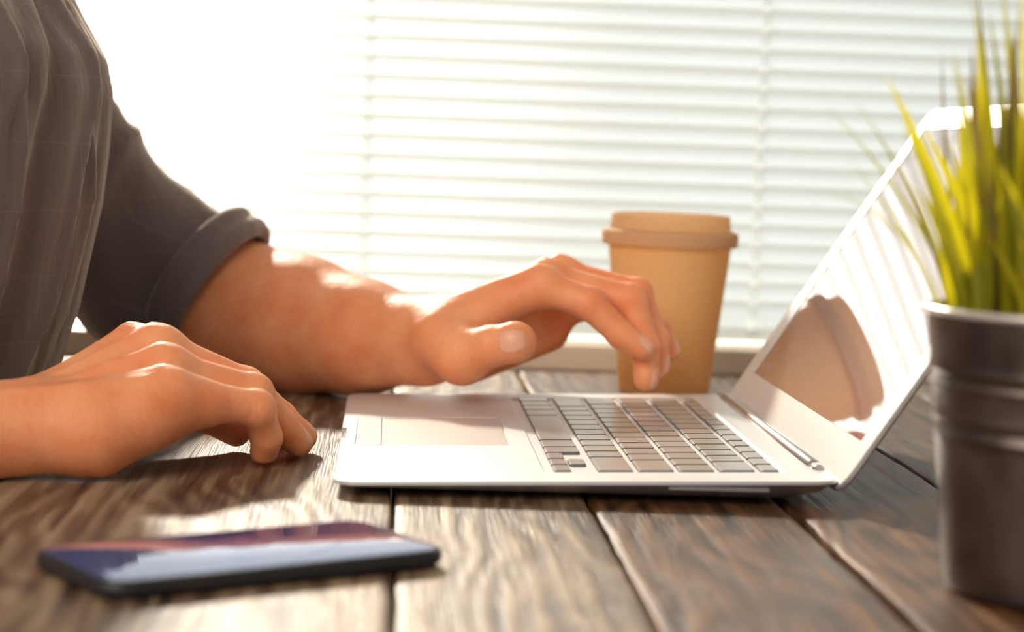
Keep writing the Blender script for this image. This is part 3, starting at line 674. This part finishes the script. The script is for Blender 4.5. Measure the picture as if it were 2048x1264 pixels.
for s in (-1, 1):
    rr = []
    for x, w_, h_ in ((-.05, .03, .05), (-.02, .042, .075), (.06, .045, .075), (.14, .048, .045), (.20, .035, .03), (.215, .02, .02)):
        rr.append([(x-SX, s*.11+w_*math.cos(a), -TB+.0005+h_/2+h_/2*math.sin(a)) for a in np.linspace(0, 2*math.pi, 17)[:-1]])
    rings('shoe', rr, M['rubber'], person)
# fingernails
def nail(fn, tip, prev, dorsal, L_, Wd, back=.0):
    tip = np.array(tip); ax = tip-np.array(prev); ax /= np.linalg.norm(ax); dv = np.array(dorsal, float); dv -= ax*(dv@ax); dv /= np.linalg.norm(dv); sd_ = np.cross(ax, dv)
    nu, nw = 12, 9; pts = []
    for i in range(nu):
        for j in range(nw):
            a = -1+2*i/(nu-1); b = -1+2*j/(nw-1); s = (1-abs(a)**4*.45)
            pts.append(tip+ax*(a*L_/2+back)+sd_*(b*Wd/2*s)+dv*.013)
    X = np.array(pts, np.float32)
    for _ in range(30): X = X-dv*fn(X)[:, None]*.85
    top = X+dv*.00022; bot = X-dv*.0006; V_ = np.concatenate([top, bot])-Z; Fc = []; N_ = nu*nw
    for i in range(nu-1):
        for j in range(nw-1):
            q = (i*nw+j, i*nw+j+1, (i+1)*nw+j+1, (i+1)*nw+j); Fc.append(q); Fc.append(tuple(x+N_ for x in q[::-1]))
    bd = [j for j in range(nw)]+[i*nw+nw-1 for i in range(1, nu)]+[(nu-1)*nw+j for j in range(nw-2, -1, -1)]+[i*nw for i in range(nu-2, 0, -1)]
    for a, b in zip(bd, bd[1:]+bd[:1]): Fc.append((a, a+N_, b+N_, b))
    o = link('fingernail', mesh('fingernail', V_, Fc), M['nail'], body); sharp(o, 60); return o
nail(hand_l, LH['ix3'], LH['ix2'], (.5, -.45, .75), .0115, .0100, .0005)
nail(hand_l, LH['md3'], LH['md2'], (.95, -.35, .2), .0125, .0105, .0)
nail(hand_l, LH['rg3'], LH['rg2'], (1, -.3, .1), .011, .0095, .0)
nail(hand_l, LH['pk3'], LH['pk2'], (.8, -.1, .5), .0095, .0080, .0)
nail(hand_l, LH['t3'], LH['t2'], (.35, -1, .25), .0135, .0125, .003)
nail(hand_r, RH['pk3'], RH['pk2'], (1, .2, .1), .009, .0085, 0)
nail(hand_r, RH['rg3'], RH['rg2'], (.8, .1, .6), .011, .010, 0)
nail(hand_r, RH['md3'], RH['md2'], (.8, .3, .6), .011, .010, 0)
nail(hand_r, RH['ix3'], RH['ix2'], (.7, .5, .6), .011, .010, 0)
for o in person.children: o.location.z = 0

# stool under the person
stool = empty('stool', (-.36, SY, 0), 'plain wooden stool the person sits on', 'stool')
lathe('seat', [(.001, .425), (.155, .425), (.165, .432), (.165, .450), (.155, .4565), (.001, .4565)], M['wood_brown'], stool, cap0=False, cap1=False)
for a in range(4):
    c_, s_ = math.cos(a*math.pi/2+.78), math.sin(a*math.pi/2+.78); cyl('leg', (.16*c_, .16*s_, .001), (.11*c_, .11*s_, .425), .014, .017, M['wood_brown'], stool)
